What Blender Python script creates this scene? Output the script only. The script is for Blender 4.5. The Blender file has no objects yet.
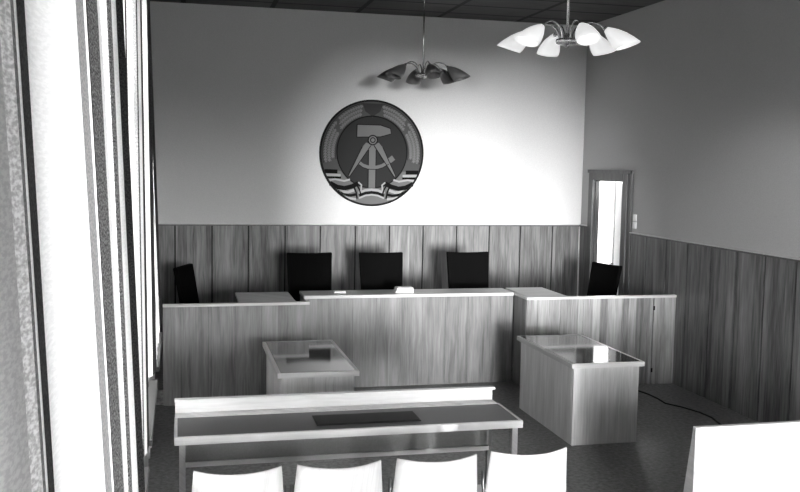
import bpy, bmesh, math, random
from mathutils import Vector, Matrix
random.seed(4)
PI = math.pi
sc = bpy.context.scene
C = sc.collection

# ------------------------------------------------------------------ materials
def principled(name, col=0.5, rough=0.5, spec=0.5, metal=0.0):
    m = bpy.data.materials.new(name); m.use_nodes = True
    nt = m.node_tree; b = nt.nodes['Principled BSDF']
    b.inputs['Base Color'].default_value = (col, col, col, 1)
    b.inputs['Roughness'].default_value = rough
    b.inputs['Specular IOR Level'].default_value = spec
    b.inputs['Metallic'].default_value = metal
    return m, nt, b

def noise(nt, vec, scale, detail=3, rough=0.55):
    n = nt.nodes.new('ShaderNodeTexNoise'); n.inputs['Scale'].default_value = scale
    n.inputs['Detail'].default_value = detail; n.inputs['Roughness'].default_value = rough
    nt.links.new(vec, n.inputs['Vector']); return n.outputs['Fac']

def ramp(nt, fac, stops):
    r = nt.nodes.new('ShaderNodeValToRGB')
    while len(r.color_ramp.elements) < len(stops): r.color_ramp.elements.new(0.5)
    for e, (p, c) in zip(r.color_ramp.elements, stops):
        e.position = p; e.color = (c, c, c, 1)
    nt.links.new(fac, r.inputs['Fac']); return r.outputs['Color']

def mapping(nt, vec, scale, loc=(0, 0, 0)):
    mp = nt.nodes.new('ShaderNodeMapping'); mp.inputs['Scale'].default_value = scale
    mp.inputs['Location'].default_value = loc
    nt.links.new(vec, mp.inputs['Vector']); return mp.outputs['Vector']

def geo_pos(nt):
    return nt.nodes.new('ShaderNodeNewGeometry').outputs['Position']

def math_node(nt, op, a, b=None):
    n = nt.nodes.new('ShaderNodeMath'); n.operation = op
    for i, v in enumerate((a, b)):
        if v is None: continue
        if isinstance(v, (int, float)): n.inputs[i].default_value = v
        else: nt.links.new(v, n.inputs[i])
    return n.outputs[0]

def mult(nt, a, b):
    n = nt.nodes.new('ShaderNodeMix'); n.data_type = 'RGBA'; n.blend_type = 'MULTIPLY'
    n.inputs[0].default_value = 1.0
    nt.links.new(a, n.inputs[6]); nt.links.new(b, n.inputs[7]); return n.outputs[2]

def bump(nt, b, fac, strength, dist=0.01):
    n = nt.nodes.new('ShaderNodeBump'); n.inputs['Strength'].default_value = strength
    n.inputs['Distance'].default_value = dist
    nt.links.new(fac, n.inputs['Height']); nt.links.new(n.outputs['Normal'], b.inputs['Normal'])

def wood(name, lo, hi, rough=0.42, pitch=0.12, axis='z', seed=0.0, contrast=1.0, spec=0.4):
    """veneer: grain streaks along one axis, tone change from leaf to leaf, dim figure"""
    m, nt, b = principled(name, 0.3, rough, spec)
    pos = geo_pos(nt)
    sx = nt.nodes.new('ShaderNodeSeparateXYZ'); nt.links.new(pos, sx.inputs[0])
    if axis == 'z':
        across = math_node(nt, 'ADD', sx.outputs[0], sx.outputs[1]); along = sx.outputs[2]
    elif axis == 'x':
        across = math_node(nt, 'ADD', sx.outputs[1], sx.outputs[2]); along = sx.outputs[0]
    else:
        across = math_node(nt, 'ADD', sx.outputs[0], sx.outputs[2]); along = sx.outputs[1]
    across = math_node(nt, 'ADD', across, seed)
    leaf = math_node(nt, 'FLOOR', math_node(nt, 'DIVIDE', across, pitch))
    cw = nt.nodes.new('ShaderNodeCombineXYZ')          # slow sway of the grain: the flame of the veneer
    nt.links.new(math_node(nt, 'MULTIPLY', across, 5.0), cw.inputs[0]); nt.links.new(math_node(nt, 'MULTIPLY', along, 2.6), cw.inputs[1]); nt.links.new(leaf, cw.inputs[2])
    sway = math_node(nt, 'MULTIPLY', math_node(nt, 'SUBTRACT', noise(nt, cw.outputs[0], 1.0, 2, 0.5), 0.5), 0.05)
    across = math_node(nt, 'ADD', across, sway)
    cb = nt.nodes.new('ShaderNodeCombineXYZ')
    nt.links.new(across, cb.inputs[0]); nt.links.new(along, cb.inputs[1]); nt.links.new(leaf, cb.inputs[2])
    g1 = noise(nt, mapping(nt, cb.outputs[0], (70, 1.2, 3.1)), 1.0, 4, 0.6)
    g2 = noise(nt, mapping(nt, cb.outputs[0], (14, 1.6, 7.7)), 1.0, 3, 0.6)
    wn = nt.nodes.new('ShaderNodeTexWhiteNoise'); wn.noise_dimensions = '1D'
    nt.links.new(leaf, wn.inputs['W'])
    s = math_node(nt, 'ADD', math_node(nt, 'MULTIPLY', g1, 0.45), math_node(nt, 'MULTIPLY', g2, 0.55))
    s = math_node(nt, 'ADD', s, math_node(nt, 'MULTIPLY', math_node(nt, 'SUBTRACT', wn.outputs['Value'], 0.5), 0.16 * contrast))
    col = ramp(nt, s, [(0.28, lo), (0.72, hi)])
    nt.links.new(col, b.inputs['Base Color'])
    bump(nt, b, g1, 0.06, 0.004)
    return m

def plaster(name, col, rough=0.9):
    m, nt, b = principled(name, col, rough, 0.15)
    pos = geo_pos(nt)
    f = noise(nt, pos, 90, 2)
    nt.links.new(ramp(nt, f, [(0.3, col * 0.93), (0.7, col * 1.05)]), b.inputs['Base Color'])
    bump(nt, b, f, 0.15, 0.004)
    return m

def fabric(name, lo, hi, su=60, sv=220, trans=0.25, dash=False):
    m, nt, b = principled(name, hi, 0.9, 0.1)
    uv = nt.nodes.new('ShaderNodeTexCoord').outputs['UV']
    f = noise(nt, mapping(nt, uv, (su, sv, 1)), 1.0, 2, 0.6)
    if dash:
        f2 = noise(nt, mapping(nt, uv, (110, 210, 1), (3, 7, 0)), 1.0, 1, 0.5)
        f = math_node(nt, 'ADD', math_node(nt, 'MULTIPLY', f, 0.45), math_node(nt, 'MULTIPLY', f2, 0.55))
    col = ramp(nt, f, [(0.42, lo), (0.60, hi)])
    nt.links.new(col, b.inputs['Base Color'])
    out = nt.nodes['Material Output']
    t = nt.nodes.new('ShaderNodeBsdfTranslucent'); nt.links.new(col, t.inputs['Color'])
    mx = nt.nodes.new('ShaderNodeMixShader'); mx.inputs[0].default_value = trans
    nt.links.new(b.outputs[0], mx.inputs[1]); nt.links.new(t.outputs[0], mx.inputs[2])
    nt.links.new(mx.outputs[0], out.inputs['Surface'])
    return m

M = {}
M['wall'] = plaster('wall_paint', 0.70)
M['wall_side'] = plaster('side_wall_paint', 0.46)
M['white_paint'] = principled('white_paint', 0.82, 0.5)[0]
M['wain'] = wood('wainscot_veneer', 0.03, 0.26, 0.45, 0.12, 'z')
M['bench'] = wood('bench_veneer', 0.075, 0.27, 0.40, 0.135, 'z', 3.3, 0.8)
M['bench_light'] = wood('bench_light_veneer', 0.09, 0.42, 0.40, 0.09, 'z', 5.1, 1.8)
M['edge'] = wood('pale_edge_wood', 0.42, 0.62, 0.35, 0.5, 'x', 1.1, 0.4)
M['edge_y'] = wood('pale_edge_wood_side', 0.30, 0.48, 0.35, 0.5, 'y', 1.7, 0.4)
M['table'] = wood('table_veneer', 0.34, 0.64, 0.38, 0.16, 'z', 7.9, 0.7)
M['door_wood'] = wood('door_frame_wood', 0.05, 0.12, 0.4, 0.2, 'z', 2.2, 0.4)
M['pale_ply'] = wood('pale_plywood', 0.48, 0.70, 0.45, 0.4, 'z', 9.2, 0.3)
M['gap'] = principled('dark_gap', 0.012, 0.9, 0.1)[0]
M['black'] = principled('black_upholstery', 0.004, 0.95, 0.02)[0]
M['dark_top'] = principled('dark_polished_top', 0.022, 0.07, 0.6)[0]
M['dark_lino'] = principled('dark_table_linoleum', 0.035, 0.45, 0.4)[0]
M['grey_board'] = plaster('grey_fibreboard', 0.26, 0.8)
M['matt_black'] = principled('matt_black', 0.006, 0.6, 0.2)[0]
M['chrome'] = principled('polished_metal', 0.75, 0.25, 0.5, 0.8)[0]
M['steel'] = principled('dark_steel', 0.12, 0.4, 0.5, 0.8)[0]
M['paper'] = principled('white_paper', 0.9, 0.8)[0]
M['plastic'] = principled('white_plastic', 0.85, 0.35)[0]
M['cable'] = principled('black_cable', 0.006, 0.8)[0]
M['radiator'] = principled('grey_radiator_enamel', 0.34, 0.4)[0]
M['sill'] = principled('dark_stone_sill', 0.03, 0.35)[0]
M['shade_brown'] = principled('dull_glass_shade', 0.13, 0.4)[0]
M['shade_in'] = principled('dull_shade_lining', 0.2, 0.6)[0]

# floor : dark linoleum
m, nt, b = principled('dark_floor', 0.06, 0.42, 0.45)
pos = geo_pos(nt)
f = noise(nt, pos, 26, 4, 0.65)
nt.links.new(ramp(nt, f, [(0.3, 0.06), (0.7, 0.22)]), b.inputs['Base Color'])
bump(nt, b, f, 0.35, 0.01); M['floor'] = m

# ceiling : dark boards with a grid of joints
m, nt, b = principled('dark_ceiling', 0.06, 0.7, 0.2)
pos = geo_pos(nt)
sx = nt.nodes.new('ShaderNodeSeparateXYZ'); nt.links.new(pos, sx.inputs[0])
def joint(v, pitch, off, w):
    a = math_node(nt, 'ABSOLUTE', math_node(nt, 'SUBTRACT', math_node(nt, 'FRACT', math_node(nt, 'DIVIDE', math_node(nt, 'ADD', v, off), pitch)), 0.5))
    return math_node(nt, 'LESS_THAN', a, w)
j = math_node(nt, 'MAXIMUM', joint(sx.outputs[0], 1.13, 0.5, 0.028), joint(sx.outputs[1], 0.62, 0.11, 0.05))
f = noise(nt, mapping(nt, pos, (3, 30, 1)), 1, 3)
base = ramp(nt, f, [(0.3, 0.07), (0.7, 0.11)])
jc = ramp(nt, j, [(0.0, 1.0), (1.0, 0.22)])
nt.links.new(mult(nt, base, jc), b.inputs['Base Color']); M['ceiling'] = m

# lit opal glass
m, nt, b = principled('lit_opal_glass', 0.5, 0.4)
b.inputs['Emission Color'].default_value = (1, 1, 1, 1); b.inputs['Emission Strength'].default_value = 0.62
M['shade_lit'] = m

# window glass : thin pane, mostly clear with a grazing reflection
m = bpy.data.materials.new('window_glass'); m.use_nodes = True; nt = m.node_tree
nt.nodes.remove(nt.nodes['Principled BSDF'])
tr = nt.nodes.new('ShaderNodeBsdfTransparent'); gl = nt.nodes.new('ShaderNodeBsdfGlossy'); gl.inputs['Roughness'].default_value = 0.02
fr = nt.nodes.new('ShaderNodeFresnel'); fr.inputs['IOR'].default_value = 1.3
mx = nt.nodes.new('ShaderNodeMixShader')
nt.links.new(fr.outputs[0], mx.inputs[0]); nt.links.new(tr.outputs[0], mx.inputs[1]); nt.links.new(gl.outputs[0], mx.inputs[2])
nt.links.new(mx.outputs[0], nt.nodes['Material Output'].inputs['Surface']); M['glass'] = m

M['cur_white'] = fabric('curtain_white', 0.66, 0.74, 40, 160, 0.25)
M['cur_speckle'] = fabric('curtain_speckled', 0.40, 0.72, 60, 90, 0.3, True)
M['cur_grey'] = fabric('curtain_grey', 0.14, 0.22, 60, 160, 0.2)
M['cur_dark'] = fabric('curtain_dark_weave', 0.006, 0.06, 50, 110, 0.05, True)
M['cur_mid'] = fabric('curtain_mid_weave', 0.03, 0.19, 50, 130, 0.1, True)
M['cur_pale'] = fabric('curtain_pale', 0.34, 0.42, 60, 160, 0.25)
M['cur_black'] = fabric('curtain_black', 0.008, 0.03, 50, 130, 0.03)

# emblem tones
for k, v in dict(em_plate=0.075, em_rim=0.015, em_field=0.03, em_ear=0.17, em_tool=0.14, em_line=0.008, em_black=0.006, em_white=0.34, em_band=0.14, em_shaft=0.04).items():
    M[k] = principled('emblem_' + k[3:], v, 0.85, 0.08)[0]

# ------------------------------------------------------------------ mesh helpers
def bx(bm, x0, x1, y0, y1, z0, z1, mi=0, bev=0.0):
    vs = [bm.verts.new((x, y, z)) for x in (x0, x1) for y in (y0, y1) for z in (z0, z1)]
    F = []
    for q in ((0, 1, 3, 2), (4, 6, 7, 5), (0, 4, 5, 1), (2, 3, 7, 6), (0, 2, 6, 4), (1, 5, 7, 3)):
        fc = bm.faces.new([vs[i] for i in q]); fc.material_index = mi; F.append(fc)
    if bev:
        es = list({e for fc in F for e in fc.edges})
        bmesh.ops.bevel(bm, geom=es, offset=bev, segments=2, affect='EDGES', profile=0.6)
    return F

def prism(bm, pts, fn, d0, d1, mi=0):
    """closed 2D outline swept from depth d0 to d1; fn(u, v, d) -> xyz"""
    a = [bm.verts.new(fn(u, v, d0)) for u, v in pts]
    c = [bm.verts.new(fn(u, v, d1)) for u, v in pts]
    n = len(pts)
    for fc in (bm.faces.new(a), bm.faces.new(c[::-1])): fc.material_index = mi
    for i in range(n):
        fc = bm.faces.new((a[i], c[i], c[(i + 1) % n], a[(i + 1) % n])); fc.material_index = mi

def tube(bm, pts, r, seg=8, mi=0, closed=False):
    P = [Vector(p) for p in pts]; rings = []
    rr = r if isinstance(r, (list, tuple)) else [r] * len(P)
    prev = None
    for i, p in enumerate(P):
        t = ((P[i + 1] if i + 1 < len(P) else p) - (P[i - 1] if i else p)).normalized()
        if prev is None:
            n = t.orthogonal().normalized()
        else:
            n = (prev - t * prev.dot(t)).normalized()
        prev = n; bn = t.cross(n)
        rings.append([bm.verts.new(p + (n * math.cos(2 * PI * k / seg) + bn * math.sin(2 * PI * k / seg)) * rr[i]) for k in range(seg)])
    for i in range(len(rings) - 1):
        for k in range(seg):
            fc = bm.faces.new((rings[i][k], rings[i][(k + 1) % seg], rings[i + 1][(k + 1) % seg], rings[i + 1][k])); fc.smooth = True; fc.material_index = mi
    for rg in (rings[0][::-1], rings[-1]):
        fc = bm.faces.new(rg); fc.material_index = mi

def lathe(bm, prof, cx=0, cy=0, seg=24, mi=0, cap=True):
    rings = [[bm.verts.new((cx + r * math.cos(2 * PI * k / seg), cy + r * math.sin(2 * PI * k / seg), z)) for k in range(seg)] for r, z in prof]
    for i in range(len(rings) - 1):
        for k in range(seg):
            fc = bm.faces.new((rings[i][k], rings[i][(k + 1) % seg], rings[i + 1][(k + 1) % seg], rings[i + 1][k])); fc.smooth = True; fc.material_index = mi
    if cap:
        bm.faces.new(rings[0][::-1]); bm.faces.new(rings[-1])

def obj(name, bm, mats, parent=None, loc=None):
    bmesh.ops.recalc_face_normals(bm, faces=bm.faces)
    me = bpy.data.meshes.new(name); bm.to_mesh(me); bm.free()
    for mm in (mats if isinstance(mats, (list, tuple)) else [mats]): me.materials.append(M[mm])
    o = bpy.data.objects.new(name, me); C.objects.link(o)
    if parent: o.parent = parent
    if loc: o.location = loc
    return o

def B(): return bmesh.new()

def boxobj(name, mat, parent, *d, bev=0.0, loc=None):
    bm = B(); bx(bm, *d, bev=bev); return obj(name, bm, mat, parent, loc)

def struct(o): o['kind'] = 'structure'; return o

def thing(name, label, cat, loc=(0, 0, 0), rz=0.0, group=None):
    o = bpy.data.objects.new(name, None); C.objects.link(o)
    o.empty_display_size = 0.1
    o.location = loc; o.rotation_euler = (0, 0, rz); o['label'] = label; o['category'] = cat
    if group: o['group'] = group
    return o

def tag(o, label, cat, group=None):
    o['label'] = label; o['category'] = cat
    if group: o['group'] = group
    return o

def dup(root, loc, rz, label):
    r = root.copy(); C.objects.link(r); r.location = loc; r.rotation_euler = (0, 0, rz); r['label'] = label
    for ch in root.children:
        c = ch.copy(); C.objects.link(c); c.parent = r
        for g in ch.children:
            d = g.copy(); C.objects.link(d); d.parent = c
    return r

# ------------------------------------------------------------------ room
XL, XR, YB, YF, ZC, ZW = -0.36, 5.664, 12.398, -5.0, 4.52, 1.695
bm = B(); bx(bm, XL - .3, XR + .2, YF - .2, YB + .2, -.1, 0); struct(obj('floor', bm, 'floor'))
bm = B(); bx(bm, XL - .3, XR + .2, YF - .2, YB + .2, ZC, ZC + .1); struct(obj('ceiling', bm, 'ceiling'))
bm = B(); bx(bm, XL - .3, XR + .2, YB, YB + .2, 0, ZC); struct(obj('wall_back', bm, 'wall'))
FW = [(1.0, 2.4), (2.7, 3.9)]; FZ0, FZ1 = .35, 3.35  # unseen windows behind the camera, added and sized for light on front faces
bm = B(); x = XL - .14
for a, c in FW:
    bx(bm, x, a, YF - .14, YF, 0, ZC); bx(bm, a, c, YF - .14, YF, 0, FZ0); bx(bm, a, c, YF - .14, YF, FZ1, ZC); x = c
bx(bm, x, XR + .06, YF - .14, YF, 0, ZC)
struct(obj('wall_front', bm, 'wall'))
for i, (a, c) in enumerate(FW):
    w = bpy.data.objects.new('window_%d' % (i + 9), None); C.objects.link(w); struct(w); w.location = ((a + c) / 2, YF - .09, FZ0)
    bm = B(); h = FZ1 - FZ0; a = (c - a) / 2
    bx(bm, -a, -a + .07, -.03, .03, 0, h); bx(bm, a - .07, a, -.03, .03, 0, h)
    bx(bm, -a + .07, a - .07, -.03, .03, 0, .07); bx(bm, -a + .07, a - .07, -.03, .03, h - .07, h)
    bx(bm, -.035, .035, -.025, .025, .07, h - .07)
    obj('window_frame', bm, 'white_paint', w)
    bm = B(); bx(bm, -a + .06, a - .06, -.004, .004, .06, h - .06); obj('pane', bm, 'glass', w)
    bm = B(); bx(bm, -a - .06, a + .06, .091, .25, -.035, .0, bev=.004); obj('window_sill', bm, 'sill', w)
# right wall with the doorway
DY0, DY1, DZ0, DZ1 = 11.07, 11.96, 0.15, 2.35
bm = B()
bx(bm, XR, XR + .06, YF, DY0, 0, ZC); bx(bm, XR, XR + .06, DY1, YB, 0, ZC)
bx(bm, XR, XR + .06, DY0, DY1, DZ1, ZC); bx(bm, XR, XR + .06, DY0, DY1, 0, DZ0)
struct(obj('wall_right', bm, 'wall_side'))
# left wall with the windows
WZ0, WZ1, WW = 0.86, 3.75, 1.45
WIN = [-3.95, -1.9, 0.15, 2.2, 4.25, 6.3, 8.3]
bm = B(); y = YF
for c in WIN:
    bx(bm, XL - .14, XL, y, c - WW / 2, 0, ZC)
    bx(bm, XL - .14, XL, c - WW / 2, c + WW / 2, 0, WZ0); bx(bm, XL - .14, XL, c - WW / 2, c + WW / 2, WZ1, ZC)
    y = c + WW / 2
bx(bm, XL - .14, XL, y, YB, 0, ZC)
struct(obj('wall_left', bm, 'wall'))
for i, c in enumerate(WIN):
    w = bpy.data.objects.new('window_%d' % (i + 1), None); C.objects.link(w); struct(w); w.location = (XL - .09, c, WZ0)
    bm = B(); h = WZ1 - WZ0; a = WW / 2
    bx(bm, -.03, .03, -a, -a + .07, 0, h); bx(bm, -.03, .03, a - .07, a, 0, h)
    bx(bm, -.03, .03, -a + .07, a - .07, 0, .07); bx(bm, -.03, .03, -a + .07, a - .07, h - .07, h)
    bx(bm, -.025, .025, -.035, .035, .07, h - .07); bx(bm, -.025, .025, -a + .07, -.035, h * .68, h * .68 + .05); bx(bm, -.025, .025, .035, a - .07, h * .68, h * .68 + .05)
    obj('window_frame', bm, 'white_paint', w)
    bm = B(); bx(bm, -.004, .004, -a + .06, a - .06, .06, h - .06); obj('pane', bm, 'glass', w)
    bm = B(); bx(bm, .091, .295, -a - .06, a + .06, -.035, .0, bev=.004); obj('window_sill', bm, 'sill', w)

# wainscot : panels with open joints on a dark ground, and a cap rail
def wainscot(name, rail, cuts, fn, z0=0.0):
    bm = B()
    pts = cuts
    for a, c in zip(pts[:-1], pts[1:]):
        g_ = .009 if fn is back else .015; q = fn(a + g_, c - g_); bx(bm, q[0], q[1], q[2], q[3], z0, ZW - .03, 0)
    q = fn(pts[0], pts[-1], True); bx(bm, q[0], q[1], q[2], q[3], z0, ZW - .03, 1)
    o = struct(obj(name, bm, ['wain', 'gap']))
    bm = B(); q = fn(pts[0], pts[-1], False, .008); bx(bm, q[0], q[1], q[2], q[3], ZW - .03, ZW - .012, 0); q = fn(pts[0], pts[-1], False, .010); bx(bm, q[0], q[1], q[2], q[3], ZW - .0119, ZW, 1)
    struct(obj(rail, bm, ['door_wood', 'edge']))
def back(a, c, ground=False, ex=0.0):
    return (a, c, YB - .006, YB - .0005) if ground else (a, c, YB - .024 - ex * 2, YB - .006 + (.0055 if ex else 0))
def right(a, c, ground=False, ex=0.0):
    return (XR - .006, XR - .0005, a, c) if ground else (XR - .024 - ex * 2, XR - .006 + (.0055 if ex else 0), a, c)
wainscot('trim_1', 'trim_2', [XL + .001, -.047, .427, .9, 1.388, 1.861, 2.343, 2.82, 3.297, 3.783, 4.263, 4.729, 5.217, XR - .03], back)
wainscot('trim_3', 'trim_4', [YF + .01] + [9.926 - .478 * k for k in range(31, -1, -1)] + [10.405, 10.826], right)
wainscot('trim_5', 'trim_6', [12.10, YB - .03], right)

# door to the bright corridor
dr = bpy.data.objects.new('door_1', None); C.objects.link(dr); struct(dr); dr.location = (XR, DY0, DZ0)
bm = B(); H = DZ1 - DZ0
for (a, c, z0, z1) in ((-.13, .0, 0, H + .13), (DY1 - DY0, DY1 - DY0 + .13, 0, H + .13), (0, DY1 - DY0, H, H + .13)):
    bx(bm, -.045, -.001, a, c, z0, z1, bev=.006)
bx(bm, -.028, -.001, -.235, -.131, 0, H + .13, bev=.005)
bx(bm, -.06, -.046, -.235, DY1 - DY0 + .14, H + .09, H + .135)
bx(bm, .0, .06, DY1 - DY0 - .015, DY1 - DY0 - .001, 0, H - .02); bx(bm, .0, .06, .001, .02, 0, H - .02); bx(bm, .0, .06, .001, DY1 - DY0 - .001, H - .02, H - .001)
obj('door_frame', bm, 'door_wood', dr)
bm = B(); bx(bm, -.02, .02, 0, .84, .01, H - .03)
lf = obj('door_leaf', bm, 'white_paint', dr, (.085, .03, 0)); lf.rotation_euler = (0, 0, math.radians(-14))
bm = B(); tube(bm, [(-.02, .76, 1.03), (-.07, .76, 1.03), (-.07, .66, 1.03)], .01); obj('door_handle', bm, 'chrome', lf)
boxobj('shadow_gap_strip', 'door_wood', lf, -.024, -.0205, .72, .84, .01, H - .03)  # dark strip paints the shadow gap at the leaf's free edge
# corridor beyond the doorway
bm = B()
bx(bm, XR + 2.2, XR + 2.3, 9, 15.2, .05, 3.2); bx(bm, XR + .061, XR + 2.2, 15.1, 15.2, .05, 3.2); bx(bm, XR + .061, XR + 2.2, 9, 9.1, .05, 3.2)
bx(bm, XR + .061, XR + .12, 12.6, 15.1, .05, 3.2)
struct(obj('wall_corridor', bm, 'white_paint'))
bm = B(); bx(bm, XR + .061, XR + 2.2, 9, 15.1, .05, .15); struct(obj('floor_corridor', bm, 'floor'))
bm = B(); bx(bm, XR + .061, XR + 2.2, 9, 15.1, 3.2, 3.3); struct(obj('ceiling_corridor', bm, 'white_paint'))

# raised platform behind the benches
bm = B()
prism(bm, [(XL + .002, 9.66), (1.29, 9.66), (1.29, 10.13), (3.84, 10.13), (3.84, 9.72), (XR - .026, 9.72), (XR - .026, YB - .026), (XL + .002, YB - .026)], lambda u, v, d: (u, v, d), 0.001, 0.15)
struct(obj('floor_platform', bm, 'floor'))
bm = B(); bx(bm, 1.22, 4.05, 10.49, YB - .03, .15, .30); struct(obj('floor_dais', bm, 'floor'))

# ------------------------------------------------------------------ benches of the court
def boards(bm, x0, x1, y0, y1, z0, z1, pitch, first=None, gap=.003):
    cuts = [x0]; c = first if first else x0 + pitch
    while c < x1 - .05: cuts.append(c); c += pitch
    cuts.append(x1)
    for a, c in zip(cuts[:-1], cuts[1:]): bx(bm, a + gap / 2, c - gap / 2, y0, y1, z0, z1, 0)
    bx(bm, x0 + .004, x1 - .004, y0 + .006, y1 - .001, z0 + .004, z1 - .002, 1)
BZ = 1.05
# centre
t = thing('judges_bench', 'long wooden judges bench with veneered front, at the centre of the room', 'bench', (2.56, 10.06, 0))
bm = B(); boards(bm, -1.215, 1.22, 0, .035, 0.0, BZ - .035, .27); obj('front_panel', bm, ['bench', 'gap'], t)
boxobj('desktop', 'edge', t, -1.222, 1.222, -.012, .40, BZ - .034, BZ, bev=.003)
for s in (-1, 1):
    boxobj('side_panel', 'bench', t, s * 1.20 - .015, s * 1.20 + .015, .09, .39, .152, BZ - .035)
# left
t = thing('clerk_bench', 'wooden side bench by the curtains with a raised desk at its right end', 'bench', (0, 9.60, 0))
bm = B(); boards(bm, XL + .2, 1.335, 0, .035, 0.0, BZ - .03, .2725, .02); obj('front_panel', bm, ['bench', 'gap'], t)
boxobj('ledge', 'edge', t, XL + .2, 1.337, -.012, .047, BZ - .029, BZ, bev=.003)
boxobj('side_panel', 'bench', t, 1.30, 1.335, .048, .44, 0.152, BZ - .03)
boxobj('desktop', 'table', t, .61, 1.20, .05, .80, BZ - .03, BZ, bev=.003)
for xx in (.65, 1.16): boxobj('desk_support', 'bench', t, xx - .015, xx + .015, .12, .78, .152, BZ - .031)
# right
t = thing('prosecutor_bench', 'wooden side bench reaching the right wall with pale upright veneer boards', 'bench', (4.72, 9.654, 0))
bm = B(); boards(bm, -.93, .63, 0, .035, 0.0, BZ - .03, .2775, -.797); obj('front_panel', bm, ['bench_light', 'gap'], t)
g = boxobj('gate', 'bench_light', t, .645, .925, 0.0, .035, .0, BZ - .03)
for z in (.9, .17): boxobj('hinge', 'matt_black', g, .634, .652, -.008, -.0005, z - .025, z + .025)
boxobj('end_post', 'edge_y', t, .926, .943, -.003, .035, 0, BZ - .03)
boxobj('ledge', 'edge', t, -.934, .943, -.012, .047, BZ - .029, BZ, bev=.003)
boxobj('side_panel', 'bench', t, -.931, -.90, .036, .392, 0.0, BZ - .03)
boxobj('side_ledge', 'edge_y', t, -.936, -.89, .048, .392, BZ - .029, BZ, bev=.003)
boxobj('desktop', 'edge', t, -.885, -.42, .05, .82, BZ - .03, BZ, bev=.003)
for xx in (-.83, -.46): boxobj('desk_support', 'bench', t, xx - .015, xx + .015, .42, .80, .152, BZ - .031)

# papers on the judges bench
bm = B(); random.seed(2)
z = BZ + .001
for k in range(14):
    dx, dy = random.uniform(-.006, .006), random.uniform(-.006, .006)
    sh = .002 * k
    bx(bm, -.105 + sh + dx, .105 + dx, -.07 + dy, .07 + dy, k * .0042, k * .0042 + .0036)
o = obj('paper_stack', bm, 'paper', None, (2.50, 10.22, z)); tag(o, 'white stack of papers on the bench before the middle black chair', 'papers')
bm = B(); bx(bm, -.065, .065, -.05, .05, 0, .012, bev=.003); bx(bm, -.063, .063, -.048, .048, .0125, .018)
o = obj('notepad', bm, 'paper', None, (1.77, 10.27, z)); tag(o, 'small flat white notepad lying on the bench between two black chairs', 'notepad')

# ------------------------------------------------------------------ black chairs of the court
def judge_chair(label):
    t = thing('judge_chair', label, 'chair', group='black chairs behind the benches')
    bm = B(); bx(bm, -.265, .265, -.27, .20, .41, .49, bev=.025); obj('seat', bm, 'black', t)
    bm = B()
    n = 9; rows = 8
    def bp(i, j, d):                       # gently dished, leaning back
        u = i / n * 2 - 1; v = j / rows
        wv = .252 + .022 * v
        x = u * wv; zz = .50 + .63 * v - (.012 * (1 - u * u) if j == rows else 0)
        y = .19 + .115 * v + .035 * (1 - u * u) - .035 + d
        return (x, y, zz)
    A = [[bm.verts.new(bp(i, j, 0)) for i in range(n + 1)] for j in range(rows + 1)]
    D = [[bm.verts.new(bp(i, j, .055)) for i in range(n + 1)] for j in range(rows + 1)]
    for j in range(rows):
        for i in range(n):
            bm.faces.new((A[j][i], A[j][i + 1], A[j + 1][i + 1], A[j + 1][i]))
            bm.faces.new((D[j][i], D[j + 1][i], D[j + 1][i + 1], D[j][i + 1]))
    for j in range(rows):
        bm.faces.new((A[j][0], A[j + 1][0], D[j + 1][0], D[j][0])); bm.faces.new((A[j][n], D[j][n], D[j + 1][n], A[j + 1][n]))
    for i in range(n):
        bm.faces.new((A[0][i], D[0][i], D[0][i + 1], A[0][i + 1])); bm.faces.new((A[rows][i], A[rows][i + 1], D[rows][i + 1], D[rows][i]))
    for fc in bm.faces: fc.smooth = False
    bk = obj('backrest', bm, 'black', t)
    bv = bk.modifiers.new('soft', 'BEVEL'); bv.width = .012; bv.segments = 2; bv.limit_method = 'ANGLE'; bv.angle_limit = math.radians(50)
    for sx in (-1, 1):
        bm = B(); tube(bm, [(sx * .24, -.25, 0), (sx * .225, -.23, .41)], [.014, .02]); obj('leg', bm, 'steel', t)
        bm = B(); tube(bm, [(sx * .24, .27, 0), (sx * .225, .19, .41)], [.014, .02]); obj('leg', bm, 'steel', t)
        bm = B(); tube(bm, [(sx * .2, .18, .42), (sx * .2, .225, .47), (sx * .2, .245, .62)], .013); obj('back_strut', bm, 'steel', t)
    return t
jc = judge_chair('high-backed black chair behind the judges bench, left of the middle one')
PZ = .30
jc.location = (1.535, 10.78, PZ)
dup(jc, (2.42, 10.78, PZ), 0, 'high-backed black chair behind the judges bench directly below the wall emblem')
dup(jc, (3.535, 10.78, PZ), 0, 'high-backed black chair standing right of the white papers on the bench')
dup(jc, (.33, 11.0, .15), math.radians(70), 'black chair turned sideways behind the left bench, next to the curtains')
dup(jc, (5.09, 10.86, .15), math.radians(-76), 'black chair turned sideways in front of the bright doorway')

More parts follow.
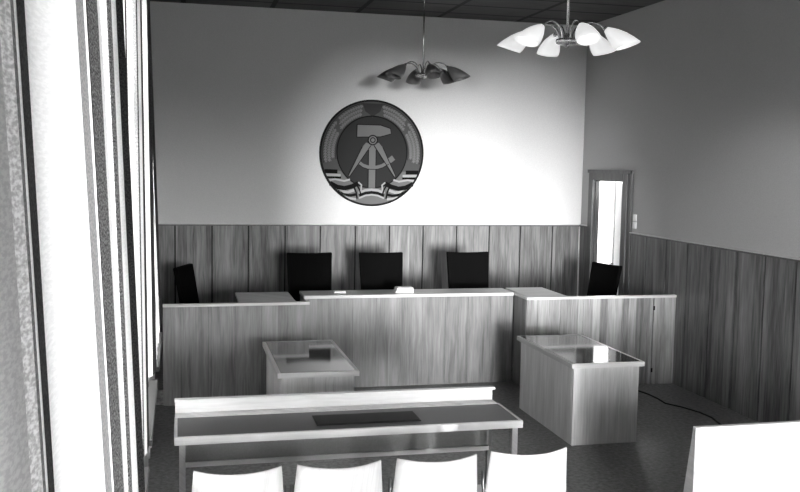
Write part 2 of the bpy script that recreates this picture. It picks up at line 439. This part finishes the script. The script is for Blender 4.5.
# ------------------------------------------------------------------ closed tables
def closed_table(name, label, x0, x1, y0, y1, zt, mats):
    t = thing(name, label, 'table', ((x0 + x1) / 2, (y0 + y1) / 2, 0))
    a, b = (x1 - x0) / 2, (y1 - y0) / 2
    bm = B()                                 # pale edge frame around the polished inset
    e = .03
    bx(bm, -a, a, -b, -b + e, zt - .042, zt, bev=.003); bx(bm, -a, a, b - e, b, zt - .042, zt, bev=.003)
    bx(bm, -a, -a + e, -b + e, b - e, zt - .042, zt, 1); bx(bm, a - e, a, -b + e, b - e, zt - .042, zt, 1)
    obj('top_edging', bm, [mats[0], 'edge_y'], t)
    boxobj('tabletop', 'dark_top', t, -a + e, a - e, -b + e, b - e, zt - .04, zt + .0015)
    i = .035
    bm = B(); boards(bm, -a + i, a - i, -b + i, -b + i + .03, 0, zt - .043, .7); obj('front_panel', bm, [mats[1], 'gap'], t)
    bm = B(); boards(bm, -a + i, a - i, b - i - .03, b - i, 0, zt - .043, .7); obj('back_panel', bm, [mats[1], 'gap'], t)
    for s in (-1, 1):
        boxobj('side_panel', mats[1], t, s * (a - i - .015) - .015, s * (a - i - .015) + .015, -b + i + .031, b - i - .031, 0, zt - .043)
    return t
closed_table('witness_table', 'closed wooden table at right with dark mirror-polished top reflecting the doorway', 3.413, 4.126, 7.553, 8.945, .755, ('edge', 'table'))
closed_table('defence_table', 'closed wooden table at left, half hidden behind the long bench desk', .794, 1.487, 7.583, 9.0, .755, ('edge', 'table'))

# ------------------------------------------------------------------ long desk with a raised board
t = thing('long_desk', 'long low desk with raised pale back board behind the four white chairs', 'desk', (1.14, 6.2, 0))
LX = 1.172
bm = B(); bx(bm, -LX, LX, -.31, -.28, .705, .755, bev=.003); bx(bm, -LX, LX, .168, .182, .715, .755)
bx(bm, -LX, -LX + .02, -.279, .167, .715, .755, 1); bx(bm, LX - .02, LX, -.279, .167, .715, .755, 1)
obj('top_edging', bm, ['edge', 'edge_y'], t)
boxobj('tabletop', 'dark_lino', t, -LX + .02, LX - .02, -.279, .167, .72, .753)
boxobj('rear_strip', 'table', t, -LX + .004, LX - .02, .197, .31, .715, .755)
boxobj('raised_board', 'edge', t, -LX + .004, LX - .02, .288, .309, .7555, .832)
boxobj('board_cap', 'edge', t, -LX, LX, .278, .335, .832, .85, bev=.003)
boxobj('modesty_panel', 'grey_board', t, -LX + .03, LX - .07, .205, .22, .43, .714)
boxobj('stretcher', 'edge', t, -LX + .03, LX - .07, .195, .225, .395, .429)
for sx in (-1, 1):
    boxobj('leg', 'edge_y', t, sx * (LX - .05) - .02, sx * (LX - .05) + .02, -.29, -.25, 0, .705)
    boxobj('leg', 'door_wood', t, sx * (LX - .05) - .015, sx * (LX - .05) + .015, .235, .27, 0, .714)
bm = B(); bx(bm, -.36, .36, -.125, .125, 0, .004, bev=.001); bx(bm, -.345, .345, -.11, .11, .0045, .007)  # black plate added for a dark reflection in the glossy top
o = obj('dark_reflection_plate', bm, 'matt_black', None, (1.255, 6.135, .7545)); tag(o, 'flat black plate painting a dark reflection on the long desk top', 'painted reflection')

# ------------------------------------------------------------------ white chairs of the public
def public_chair(label):
    t = thing('stacking_chair', label, 'chair', group='white chairs in the front row')
    bm = B(); n, rows = 12, 8
    def bp(i, j, d):
        u = i / n * 2 - 1; v = j / rows
        w = .268 - .028 * v
        zz = .46 + .345 * v + .012 * u * u * v
        y = -.235 - .05 * v + .075 * u * u + d * (1)
        return (u * w, y, zz)
    for (d, flip) in ((0, False), (.012, True)): pass
    A = [[bm.verts.new(bp(i, j, 0)) for i in range(n + 1)] for j in range(rows + 1)]
    D = [[bm.verts.new(bp(i, j, .014)) for i in range(n + 1)] for j in range(rows + 1)]
    for j in range(rows):
        for i in range(n):
            bm.faces.new((A[j][i], A[j][i + 1], A[j + 1][i + 1], A[j + 1][i])).smooth = True
            bm.faces.new((D[j][i], D[j + 1][i], D[j + 1][i + 1], D[j][i + 1])).smooth = True
        bm.faces.new((A[j][0], A[j + 1][0], D[j + 1][0], D[j][0])); bm.faces.new((A[j][n], D[j][n], D[j + 1][n], A[j + 1][n]))
    for i in range(n):
        bm.faces.new((A[0][i], D[0][i], D[0][i + 1], A[0][i + 1])); bm.faces.new((A[rows][i], A[rows][i + 1], D[rows][i + 1], D[rows][i]))
    obj('backrest', bm, 'pale_ply', t)
    bm = B(); bx(bm, -.24, .24, -.17, .26, .43, .45, bev=.006); obj('seat', bm, 'pale_ply', t)
    for sx in (-1, 1):
        bm = B(); tube(bm, [(sx * .262, .24, 0), (sx * .255, .22, .425)], .012); obj('leg', bm, 'steel', t)
        bm = B(); tube(bm, [(sx * .262, -.22, 0), (sx * .262, -.19, .44), (sx * .262, -.135, .60), (sx * .262, -.135, .68)], .012); obj('leg', bm, 'steel', t)
        bm = B(); tube(bm, [(sx * .255, -.18, .415), (sx * .255, .22, .415)], .010); obj('side_rail', bm, 'steel', t)
    return t
pc = public_chair('pale curved-back chair at the left end of the front row, nearest the curtains')
pc.location = (.315, 5.25, 0)
dup(pc, (.882, 5.25, 0), 0, 'pale curved-back chair in the front row, second from the curtains')
dup(pc, (1.46, 5.26, 0), 0, 'pale curved-back chair in the front row, third from the curtains')
dup(pc, (2.04, 5.29, 0), 0, 'pale curved-back chair at the right end of the front row, in open floor')

# ------------------------------------------------------------------ bench panel at lower right
t = thing('wooden_barrier', 'pale wooden barrier panel with a splayed end in the lower right corner', 'barrier', (3.231, 5.22, 0))
bm = B(); boards(bm, .022, 2.3, 0, .025, .04, .838, .42, None, .002); obj('panel', bm, ['pale_ply', 'gap'], t)
boxobj('top_rail', 'edge', t, 0.0, 2.322, -.006, .034, .838, .852, bev=.002)
for xx in (0.0, 2.301):
    bm = B(); prism(bm, [(.0, 0), (.185, 0), (.03, .837), (.0, .837)], lambda u, v, d: (d, u, v), xx, xx + .021); obj('end_panel', bm, 'edge_y', t)
bm = B(); prism(bm, [(.155, .04), (.175, .04), (.046, .74), (.026, .74)], lambda u, v, d: (d, u, v), .022, 2.3); obj('rear_panel', bm, 'table', t)

# ------------------------------------------------------------------ emblem on the back wall
ER = .718; EX, EZ = 2.557, 2.655
em = thing('wall_emblem', 'round carved emblem with hammer, compass and grain wreath on the back wall', 'emblem', (EX, YB - .001, EZ))
def ef(u, v, d): return (u * ER, -d, v * ER)
def circ(r, n=72, a0=0, a1=2 * PI, cu=0, cv=0): return [(cu + r * math.cos(a0 + (a1 - a0) * k / n), cv + r * math.sin(a0 + (a1 - a0) * k / n)) for k in range(n)]
def strip(bm, pts, w, d0, d1, mi=0):
    L, R = [], []
    P = [Vector(p) for p in pts]
    for i, p in enumerate(P):
        tt = ((P[i + 1] if i + 1 < len(P) else p) - (P[i - 1] if i else p)).normalized(); nn = Vector((-tt.y, tt.x))
        ww = w[i] if isinstance(w, (list, tuple)) else w
        L.append(tuple(p + nn * ww / 2)); R.append(tuple(p - nn * ww / 2))
    for i in range(len(P) - 1):
        prism(bm, [L[i], L[i + 1], R[i + 1], R[i]], ef, d0, d1, mi)
bm = B(); prism(bm, circ(.985), ef, 0, .03); obj('plate', bm, 'em_plate', em)
bm = B(); strip(bm, [(math.cos(a) * .985, math.sin(a) * .985) for a in [2 * PI * k / 72 for k in range(73)]], .035, 0.0, .05); obj('rim', bm, 'em_rim', em)
bm = B(); prism(bm, circ(.67, cv=.02), ef, .0305, .034)
fld = obj('field', bm, 'em_field', em)
bm = B(); strip(bm, [(math.cos(a) * .675, .02 + math.sin(a) * .675) for a in [2 * PI * k / 72 for k in range(73)]], .02, .0305, .037); obj('field_border', bm, 'em_line', em)
# wreath of grain, six ears each side, each an own part
for sd in (-1, 1):
    for (rr, a0, a1) in ((.755, 152, 186), (.825, 150, 190), (.895, 142, 190), (.755, 108, 142), (.825, 106, 138), (.895, 104, 134)):
        bm = B(); a = a0
        strip(bm, [(-sd * rr * math.cos(math.radians(q)), rr * math.sin(math.radians(q))) for q in [a0 - 2 + (a1 - a0 + 4) * k / 10 for k in range(11)]], .024, .0305, .037)
        while a < a1:
            for side in (-1, 1):
                ang = math.radians(a); dirr = ang - PI / 2 - side * math.radians(32)
                du, dv = math.cos(dirr), math.sin(dirr); nu, nv = -dv, du
                r2 = rr + side * .018
                cu, cv = r2 * math.cos(ang), r2 * math.sin(ang)
                l, w = .036, .011
                prism(bm, [(-sd * u, v) for u, v in [(cu - du * l, cv - dv * l), (cu + nu * w, cv + nv * w), (cu + du * l, cv + dv * l), (cu - nu * w, cv - nv * w)]], ef, .0305, .039)
            a += 3.3
        obj('grain_ear', bm, 'em_ear', em)
    for (rr, a0, a1) in ((.70, 106, 190), (.945, 100, 192)):
        bm = B()
        strip(bm, [(-sd * rr * math.cos(math.radians(a0 + (a1 - a0) * k / 16)), rr * math.sin(math.radians(a0 + (a1 - a0) * k / 16))) for k in range(17)], .02, .0305, .034)
        obj('stalk', bm, 'em_shaft', em)
bm = B(); prism(bm, [(-.20, .93), (.20, .93), (.14, .78), (.05, .72), (.0, .66), (-.05, .72), (-.14, .78)], ef, .0305, .036); obj('wreath_knot', bm, 'em_shaft', em)
# ribbon
bm = B()
def sym(pts, w, d0, d1, mi):
    strip(bm, pts, w, d0, d1, mi); strip(bm, [(-u, v) for u, v in pts], w, d0, d1, mi)
prism(bm, [(-.92, -.33), (-.60, -.34), (-.47, -.50), (-.20, -.66), (.20, -.66), (.47, -.50), (.60, -.34), (.92, -.33)] + [(.965 * math.cos(-a), .965 * math.sin(-a)) for a in [math.radians(q) for q in range(24, 158, 6)]], ef, .0305, .0365, 2)
sym([(-.905, -.35), (-.66, -.355)], .075, .037, .041, 0)
sym([(-.885, -.42), (-.60, -.425)], .05, .037, .041, 1)
sym([(-.865, -.462), (-.59, -.466)], .04, .037, .041, 0)
sym([(-.84, -.52), (-.70, -.50), (-.53, -.53), (-.42, -.50)], .035, .037, .041, 1)
sym([(-.80, -.575), (-.66, -.645), (-.52, -.665), (-.38, -.63), (-.26, -.57)], .085, .037, .042, 0)
sym([(-.74, -.64), (-.60, -.72), (-.46, -.74), (-.34, -.70)], .05, .037, .041, 1)
sym([(-.68, -.70), (-.54, -.785), (-.40, -.80), (-.30, -.78)], .05, .037, .041, 0)
sym([(-.60, -.76), (-.46, -.85), (-.30, -.87)], .04, .037, .041, 1)
sym([(-.36, -.60), (-.30, -.74), (-.28, -.86)], .03, .042, .046, 0)
sym([(-.30, -.58), (-.23, -.70), (-.21, -.80)], .03, .042, .046, 0)
sym([(-.26, -.55), (-.20, -.60), (-.21, -.72)], .03, .042, .046, 1)
strip(bm, [(-.24, -.80), (-.12, -.755), (0, -.74), (.12, -.755), (.24, -.80)], .05, .037, .042, 0)
strip(bm, [(-.25, -.75), (-.12, -.70), (0, -.685), (.12, -.70), (.25, -.75)], .045, .037, .041, 1)
strip(bm, [(-.24, -.85), (-.12, -.80), (0, -.785), (.12, -.80), (.24, -.85)], .03, .037, .041, 1)
obj('ribbon', bm, ['em_black', 'em_white', 'em_band'], em)
# hammer
bm = B()
prism(bm, [(-.30, .53), (.15, .53), (.34, .47), (.355, .37), (.15, .31), (-.30, .295)], ef, .0345, .058)
hm = obj('hammer_head', bm, 'em_tool', em)
bm = B(); prism(bm, [(-.072, .294), (.072, .294), (.072, -.66), (-.072, -.66)], ef, .0345, .046); obj('hammer_handle', bm, 'em_tool', em)
bm = B()
for pts in ([(-.30, .53), (.15, .53), (.34, .47), (.355, .37), (.15, .31), (-.30, .295), (-.30, .53)], [(-.072, .06), (-.072, -.655), (.072, -.655), (.072, .06)]):
    strip(bm, pts, .016, .0343, .0585 if len(pts) > 5 else .0468)
obj('hammer_outline', bm, 'em_line', em)
# compass
bm = B()
for s in (-1, 1):
    prism(bm, [(s * .02, .16), (s * .12, .20), (s * .19, .12), (s * .455, -.425), (s * .43, -.44)], ef, .047, .055)
arc = [(.42 * math.sin(a), .08 - .34 * math.cos(a) - .0) for a in [math.radians(q) for q in range(-48, 50, 6)]]
strip(bm, [(-.27, -.17), (-.18, -.235), (-.08, -.265), (.0, -.27), (.1, -.265), (.2, -.235), (.30, -.17), (.40, -.085)], .07, .047, .0545)
strip(bm, [(.335, -.135), (.41, -.075)], .10, .0475, .056)
prism(bm, circ(.09, 24, cv=.245), ef, .0586, .066)
obj('compass', bm, 'em_tool', em)
bm = B()
strip(bm, [(math.cos(a) * .088, .245 + math.sin(a) * .088) for a in [2 * PI * k / 24 for k in range(25)]], .022, .0586, .068)
strip(bm, [(math.cos(a) * .045, .245 + math.sin(a) * .045) for a in [2 * PI * k / 24 for k in range(25)]], .018, .0661, .068)
for s in (-1, 1):
    strip(bm, [(s * .195, .12), (s * .46, -.43), (s * .43, -.445), (s * .03, .145)], .014, .047, .0558)
strip(bm, [(-.26, -.215), (-.18, -.27), (-.08, -.30), (.0, -.305), (.1, -.30), (.2, -.27), (.32, -.20)], .012, .047, .0552)
obj('compass_outline', bm, 'em_line', em)

# ------------------------------------------------------------------ light switches beside the door
for k, zz in enumerate((1.883, 1.788)):
    t = thing('light_switch', ('upper' if k == 0 else 'lower') + ' white square switch of the pair right of the doorway', 'switch', (XR - .001, 10.766, zz), 0, 'pair of switches by the doorway')
    boxobj('plate', 'plastic', t, -.012, 0, -.045, .045, -.043, .043, bev=.004)
    boxobj('rocker', 'plastic', t, -.019, -.0125, -.024, .024, -.026, .026, bev=.003)

# ------------------------------------------------------------------ chandeliers
def chandelier(label, loc, a0, lit):
    t = thing('chandelier', label, 'chandelier', loc)
    top = ZC - loc[2]
    bm = B(); tube(bm, [(0, 0, .0), (0, 0, top - .05)], .011, 10); obj('stem', bm, 'chrome', t)
    bm = B(); lathe(bm, [(.012, top - .07), (.055, top - .05), (.06, top - .001)], seg=20); obj('ceiling_cup', bm, 'chrome', t)
    bm = B(); lathe(bm, [(.006, -.05), (.016, -.042), (.02, -.03), (.07, -.026), (.088, -.018), (.092, .0), (.088, .014), (.07, .02), (.03, .024), (.014, .06)], seg=24); obj('hub', bm, 'chrome', t)
    # one arm and one shade, then turned copies
    arm_me = shade_me = lin_me = None
    for k in range(6):
        a = math.radians(a0 + 60 * k)
        if arm_me is None:
            bm = B()
            pts = []
            K_ = [Vector((.055, 0, .0)), Vector((.075, 0, .075)), Vector((.125, 0, .125)), Vector((.19, 0, .138)), Vector((.25, 0, .12)), Vector((.285, 0, .095))]
            for i in range(5):
                p0, p1, p2, p3 = K_[max(0, i - 1)], K_[i], K_[i + 1], K_[min(5, i + 2)]
                for q in range(4 if i < 4 else 5):
                    u = q / 4
                    c = .5 * ((2 * p1) + (p2 - p0) * u + (2 * p0 - 5 * p1 + 4 * p2 - p3) * u * u + (3 * p1 - p0 - 3 * p2 + p3) * u ** 3)
                    pts.append((c.x, 0, c.z))
            tube(bm, pts, .0075, 8)
            tipz = pts[-1]
            tube(bm, [tipz, (tipz[0] + .04, 0, tipz[2] - .028)], .016, 10)
            ob = obj('arm', bm, 'chrome', t); arm_me = ob.data
        else:
            ob = bpy.data.objects.new('arm', arm_me); C.objects.link(ob); ob.parent = t
        ob.rotation_euler = (0, 0, a)
        if shade_me is None:
            tip = Vector((.302, 0, tipz[2] - .014)); d = Vector((.80, 0, -.60)).normalized(); up = d.cross(Vector((0, 1, 0))).normalized()
            if up.z < 0: up = -up
            prof = [(0.0, .026), (.025, .040), (.07, .063), (.12, .080), (.17, .089), (.215, .090)]
            def shell(bm, off, cut):
                rings = []
                for s, r in prof:
                    ring = []
                    for q in range(20):
                        th = 2 * PI * q / 20
                        # mouth is cut at a slant so that the upper lip reaches further out
                        lip = cut * (math.sin(th)) * (s / .205) ** 2
                        ring.append(bm.verts.new(tip + d * (s + lip) + (Vector((0, 1, 0)) * math.cos(th) * (r - off)) + up * math.sin(th) * (r - off) * .9))
                    rings.append(ring)
                for i in range(len(rings) - 1):
                    for q in range(20):
                        bm.faces.new((rings[i][q], rings[i][(q + 1) % 20], rings[i + 1][(q + 1) % 20], rings[i + 1][q])).smooth = True
                return rings
            bm = B(); r1 = shell(bm, 0, .05); bm.faces.new(r1[0][::-1])
            r2 = shell(bm, .004, .05)
            for q in range(20): bm.faces.new((r1[-1][q], r1[-1][(q + 1) % 20], r2[-1][(q + 1) % 20], r2[-1][q]))
            shp = obj('lamp_shade', bm, 'shade_lit' if lit else 'shade_brown', ob); shade_me = shp.data
            bm = B(); c0 = tip + d * .075
            tube(bm, [tip + d * .012, c0 - d * .01, c0 + d * .01, c0 + d * .04, c0 + d * .06], [.013, .016, .028, .028, .012], 10); bo = obj('bulb', bm, 'shade_lit' if lit else 'shade_in', ob); bulb_me = bo.data
        else:
            shp = bpy.data.objects.new('lamp_shade', shade_me); C.objects.link(shp); shp.parent = ob
            bo = bpy.data.objects.new('bulb', bulb_me); C.objects.link(bo); bo.parent = ob
    return t
NEAR = (2.995, 6.93, 3.50); FAR = (2.786, 10.6, 3.555)
chandelier('large lit chandelier with six glowing white shades, nearer the camera', NEAR, -33.6, True)
chandelier('unlit chandelier with dull dark shades hanging before the back wall', FAR, -30, False)

# ------------------------------------------------------------------ curtains, rail, radiators
def dense(path, sub=6):
    """path: (x, y, material index of the piece that starts here); softened polyline"""
    P = [Vector((p[0], p[1])) for p in path]; out = []
    for i in range(len(P) - 1):
        p0, p1, p2, p3 = P[max(0, i - 1)], P[i], P[i + 1], P[min(len(P) - 1, i + 2)]
        for k in range(sub):
            s = k / sub
            m1, m2 = (p2 - p0) * .32, (p3 - p1) * .32
            h = (2 * s**3 - 3 * s**2 + 1) * p1 + (s**3 - 2 * s**2 + s) * m1 + (-2 * s**3 + 3 * s**2) * p2 + (s**3 - s**2) * m2
            out.append((h.x, h.y, path[i][2]))
    out.append((P[-1].x, P[-1].y, path[-1][2])); return out
CUR = ['cur_white', 'cur_speckle', 'cur_grey', 'cur_dark', 'cur_mid', 'cur_black', 'cur_pale']
def curtain(label, path, z0, z1, lean, wob=0.0, seed=0):
    D = dense(path); bm = B(); uvl = bm.loops.layers.uv.new('UVMap'); rows = 14
    arc = [0]
    for a, c in zip(D[:-1], D[1:]): arc.append(arc[-1] + math.hypot(c[0] - a[0], c[1] - a[1]))
    V = []
    for j in range(rows + 1):
        z = z0 + (z1 - z0) * j / rows; q = 2.4 - z
        V.append([bm.verts.new((x + lean * q + wob * q * math.sin(arc[i] * 9 + seed) * .5, y + wob * q * math.cos(arc[i] * 7 + seed), z)) for i, (x, y, _) in enumerate(D)])
    for j in range(rows):
        for i in range(len(D) - 1):
            fc = bm.faces.new((V[j][i], V[j][i + 1], V[j + 1][i + 1], V[j + 1][i])); fc.material_index = D[i][2]; fc.smooth = True
            for lp, (ii, jj) in zip(fc.loops, ((i, j), (i + 1, j), (i + 1, j + 1), (i, j + 1))):
                lp[uvl].uv = (arc[ii], z0 + (z1 - z0) * jj / rows)
    me = bpy.data.meshes.new('curtain')
    bm.to_mesh(me); bm.free()
    for k in CUR: me.materials.append(M[k])
    o = bpy.data.objects.new('curtain', me); C.objects.link(o)
    tag(o, label, 'curtain', 'striped curtains along the left wall')
    return o
W, S, G, K, Q, X, A = range(7)
RZ = 4.12
def T(px): return (-.1758 + px * .000977)       # bearing of a fold as measured on the photograph, as x/y
curtain('wide striped curtain with broad white band, nearest the camera', [(-.235, .92, A), (-.19, 1.0, A), (-.178, 1.10, S), (-.170, 1.13, G), (-.1705, 1.155, W), (-.1715, 1.18, K), (-.203, 1.46, W),
    (-.190, 1.55, W), (-.161, 1.64, W), (-.156, 1.73, G), (-.158, 1.90, W), (-.160, 1.97, X), (-.164, 2.04, Q), (-.157, 2.22, A), (-.160, 2.36, G)], .93, RZ, .045, .004)  # grey beside the broad white band is fold shading put into the colour
curtain('narrow gathered curtain behind the wide white-banded one', [(-.225, 2.45, G), (-.185, 2.56, S), (-.166, 2.60, Q), (-.159, 2.68, W), (-.176, 2.95, W), (-.166, 3.05, K), (-.150, 3.16, K), (-.19, 3.3, W)], .93, RZ, .035, .003, 2)
def added_drawn(y0, y1, x=-.245):                      # unseen drawn length of a curtain, added to shut out window light
    out = []; y = y0; k = 0
    while y < y1:
        out.append((x + (.022 if k % 2 else -.022), y, (W, S, W, G, K, W, S, Q)[k % 8])); y += .085; k += 1
    return out
curtain('striped curtain hanging to the sill, third along the left wall', added_drawn(3.42, 4.72) + [(-.26, 4.75, W), (-.237, 4.86, W), (-.215, 4.93, S), (-.2, 4.97, Q), (-.194, 4.99, W), (-.182, 5.06, K), (-.180, 5.2, W), (-.195, 5.32, G)], .93, RZ, .012, .006, 1)
curtain('striped curtain hanging to the sill, fourth along the left wall', added_drawn(5.45, 6.75) + [(-.265, 6.80, W), (-.225, 6.86, W), (-.203, 6.93, K), (-.19, 7.0, K), (-.182, 7.05, Q), (-.19, 7.2, W), (-.24, 7.35, W)], .93, RZ, .010, .004, 4)
curtain('striped curtain at the far end of the left wall beside the bench', added_drawn(7.5, 8.9) + [(-.27, 8.95, W), (-.23, 9.0, K), (-.222, 9.08, K), (-.212, 9.16, Q), (-.207, 9.22, G), (-.23, 9.4, K), (-.26, 9.5, W)], .91, RZ, .033, .002, 6)
bm = B(); bx(bm, -.225, -.175, -4.8, 9.6, RZ + .002, RZ + .05)
for yy in (-4.5, -2.9, -.9, 1.2, 3.2, 5.3, 7.3, 9.35): bx(bm, XL + .001, -.226, yy - .02, yy + .02, RZ + .01, RZ + .045)
o = obj('curtain_rail', bm, 'radiator'); tag(o, 'long pale curtain rail along the top of the left wall', 'curtain rail')
def radiator(label, y):
    t = thing('radiator', label, 'radiator', (-.27, y, .12), 0, 'radiators under the left windows')
    bm = B()
    for k in range(11):
        yy = -.5 + k * .1
        bx(bm, -.05, .05, yy - .032, yy + .032, 0, .6, bev=.015)
    obj('ribs', bm, 'radiator', t)
    bm = B(); tube(bm, [(0, -.53, .06), (0, .53, .06)], .02); tube(bm, [(0, -.53, .54), (0, .53, .54)], .02); obj('pipe', bm, 'radiator', t)
    for yy in (-.4, .4): boxobj('foot', 'radiator', t, -.03, .03, yy - .02, yy + .02, -.12, -.001)
    return t
rd = radiator('grey ribbed radiator under the sill below the third curtain', 4.25)
dup(rd, (-.27, 6.3, .12), 0, 'grey ribbed radiator under the sill beside the end of the long desk')
dup(rd, (-.27, 8.3, .12), 0, 'grey ribbed radiator under the sill nearest the left bench')

# cable across the floor at right
bm = B(); pts = [(4.9, 9.60, .006), (5.03, 9.45, .006), (5.085, 9.2, .006), (5.09, 9.0, .006), (5.07, 8.8, .006), (5.17, 8.62, .006), (5.24, 8.4, .006), (5.25, 8.2, .006), (5.20, 7.98, .006), (5.15, 7.7, .006), (5.18, 7.4, .006)]
tube(bm, pts, .009, 6); o = obj('floor_cable', bm, 'cable'); tag(o, 'thin black cable lying on the dark floor near the right wall', 'cable')

# ------------------------------------------------------------------ light
w = bpy.data.worlds.new('overcast'); sc.world = w; w.use_nodes = True
nt = w.node_tree; bg = nt.nodes['Background']
tc = nt.nodes.new('ShaderNodeTexCoord'); sx = nt.nodes.new('ShaderNodeSeparateXYZ'); nt.links.new(tc.outputs['Generated'], sx.inputs[0])
sky = ramp(nt, math_node(nt, 'ADD', math_node(nt, 'MULTIPLY', sx.outputs[2], 0.5), 0.5), [(0.49, 0.06), (0.51, 1.0)])
south = ramp(nt, math_node(nt, 'ADD', math_node(nt, 'MULTIPLY', sx.outputs[1], -0.5), 0.5), [(0.35, 0.18), (0.95, 1.0)])
nt.links.new(mult(nt, sky, south), bg.inputs['Color']); bg.inputs['Strength'].default_value = 90.0
def area(name, loc, direction, sx, sy, power, portal=False):
    l = bpy.data.lights.new(name, 'AREA'); l.shape = 'RECTANGLE'; l.size = sx; l.size_y = sy; l.energy = power
    l.cycles.is_portal = portal
    o = bpy.data.objects.new(name, l); C.objects.link(o); o.location = loc
    o.rotation_euler = Vector(direction).to_track_quat('-Z', 'Z').to_euler(); return o
for i, c in enumerate(WIN):
    area('window_portal', (XL - .145, c, (WZ0 + WZ1) / 2), (1, 0, 0), WW, WZ1 - WZ0, 10, True)
for a, c in FW:
    area('window_portal', ((a + c) / 2, YF - .145, (FZ0 + FZ1) / 2), (0, 1, 0), c - a, FZ1 - FZ0, 10, True)
def spot(name, loc, target, power, angle, blend, size):
    l = bpy.data.lights.new(name, 'SPOT'); l.energy = power; l.spot_size = math.radians(angle); l.spot_blend = blend; l.shadow_soft_size = size
    o = bpy.data.objects.new(name, l); C.objects.link(o); o.location = loc
    o.rotation_euler = (Vector(target) - Vector(loc)).to_track_quat('-Z', 'Y').to_euler(); return o
for k in range(6):
    a = math.radians(-33.6 + 60 * k)
    p = (NEAR[0] + .54 * math.cos(a), NEAR[1] + .54 * math.sin(a), NEAR[2] - .11)
    if k == 2: spot('chandelier_spot', p, (4.1, YB, 1.4), 330, 64, 1.0, .10)  # stronger aimed beam, added to brighten the back wall
    else: spot('chandelier_spot', p, (p[0] + math.cos(a), p[1] + math.sin(a), p[2] - 1.0), (60, 60, 0, 60, 130, 130)[k], 84, .8, .05)
sl = bpy.data.lights.new('low_hazy_sun', 'SUN'); sl.energy = 8; sl.angle = math.radians(8)
so = bpy.data.objects.new('low_hazy_sun', sl); C.objects.link(so); so.location = (0, -9, 4)
so.rotation_euler = Vector((math.sin(math.radians(4.2)), math.cos(math.radians(4.2)), -.015)).to_track_quat('-Z', 'Y').to_euler()
area('corridor_daylight', (XR + 1.2, 12.0, 3.15), (0, 0, -1), 1.2, 4, 600)

# ------------------------------------------------------------------ camera
cam = bpy.data.cameras.new('camera'); co = bpy.data.objects.new('camera', cam); C.objects.link(co); sc.camera = co
fw = Vector((0.23260343, 0.96867126, -0.08701512)); rt = Vector((0.97256629, -0.23196685, 0.01749852)); up = Vector((0.00323431, 0.08869819, 0.9960533))
co.matrix_world = Matrix(((rt.x, up.x, -fw.x, 0), (rt.y, up.y, -fw.y, 0), (rt.z, up.z, -fw.z, 2.5), (0, 0, 0, 1)))
cam.sensor_width = 36; cam.lens = 925.204 / 800 * 36; cam.clip_start = .05; cam.clip_end = 100

vs = sc.view_settings
vs.view_transform = 'Standard'; vs.look = 'None'; vs.exposure = 0.0; vs.gamma = 1.0; vs.use_curve_mapping = False
sc.cycles.use_denoising = True
sc.cycles.max_bounces = 8; sc.cycles.diffuse_bounces = 5
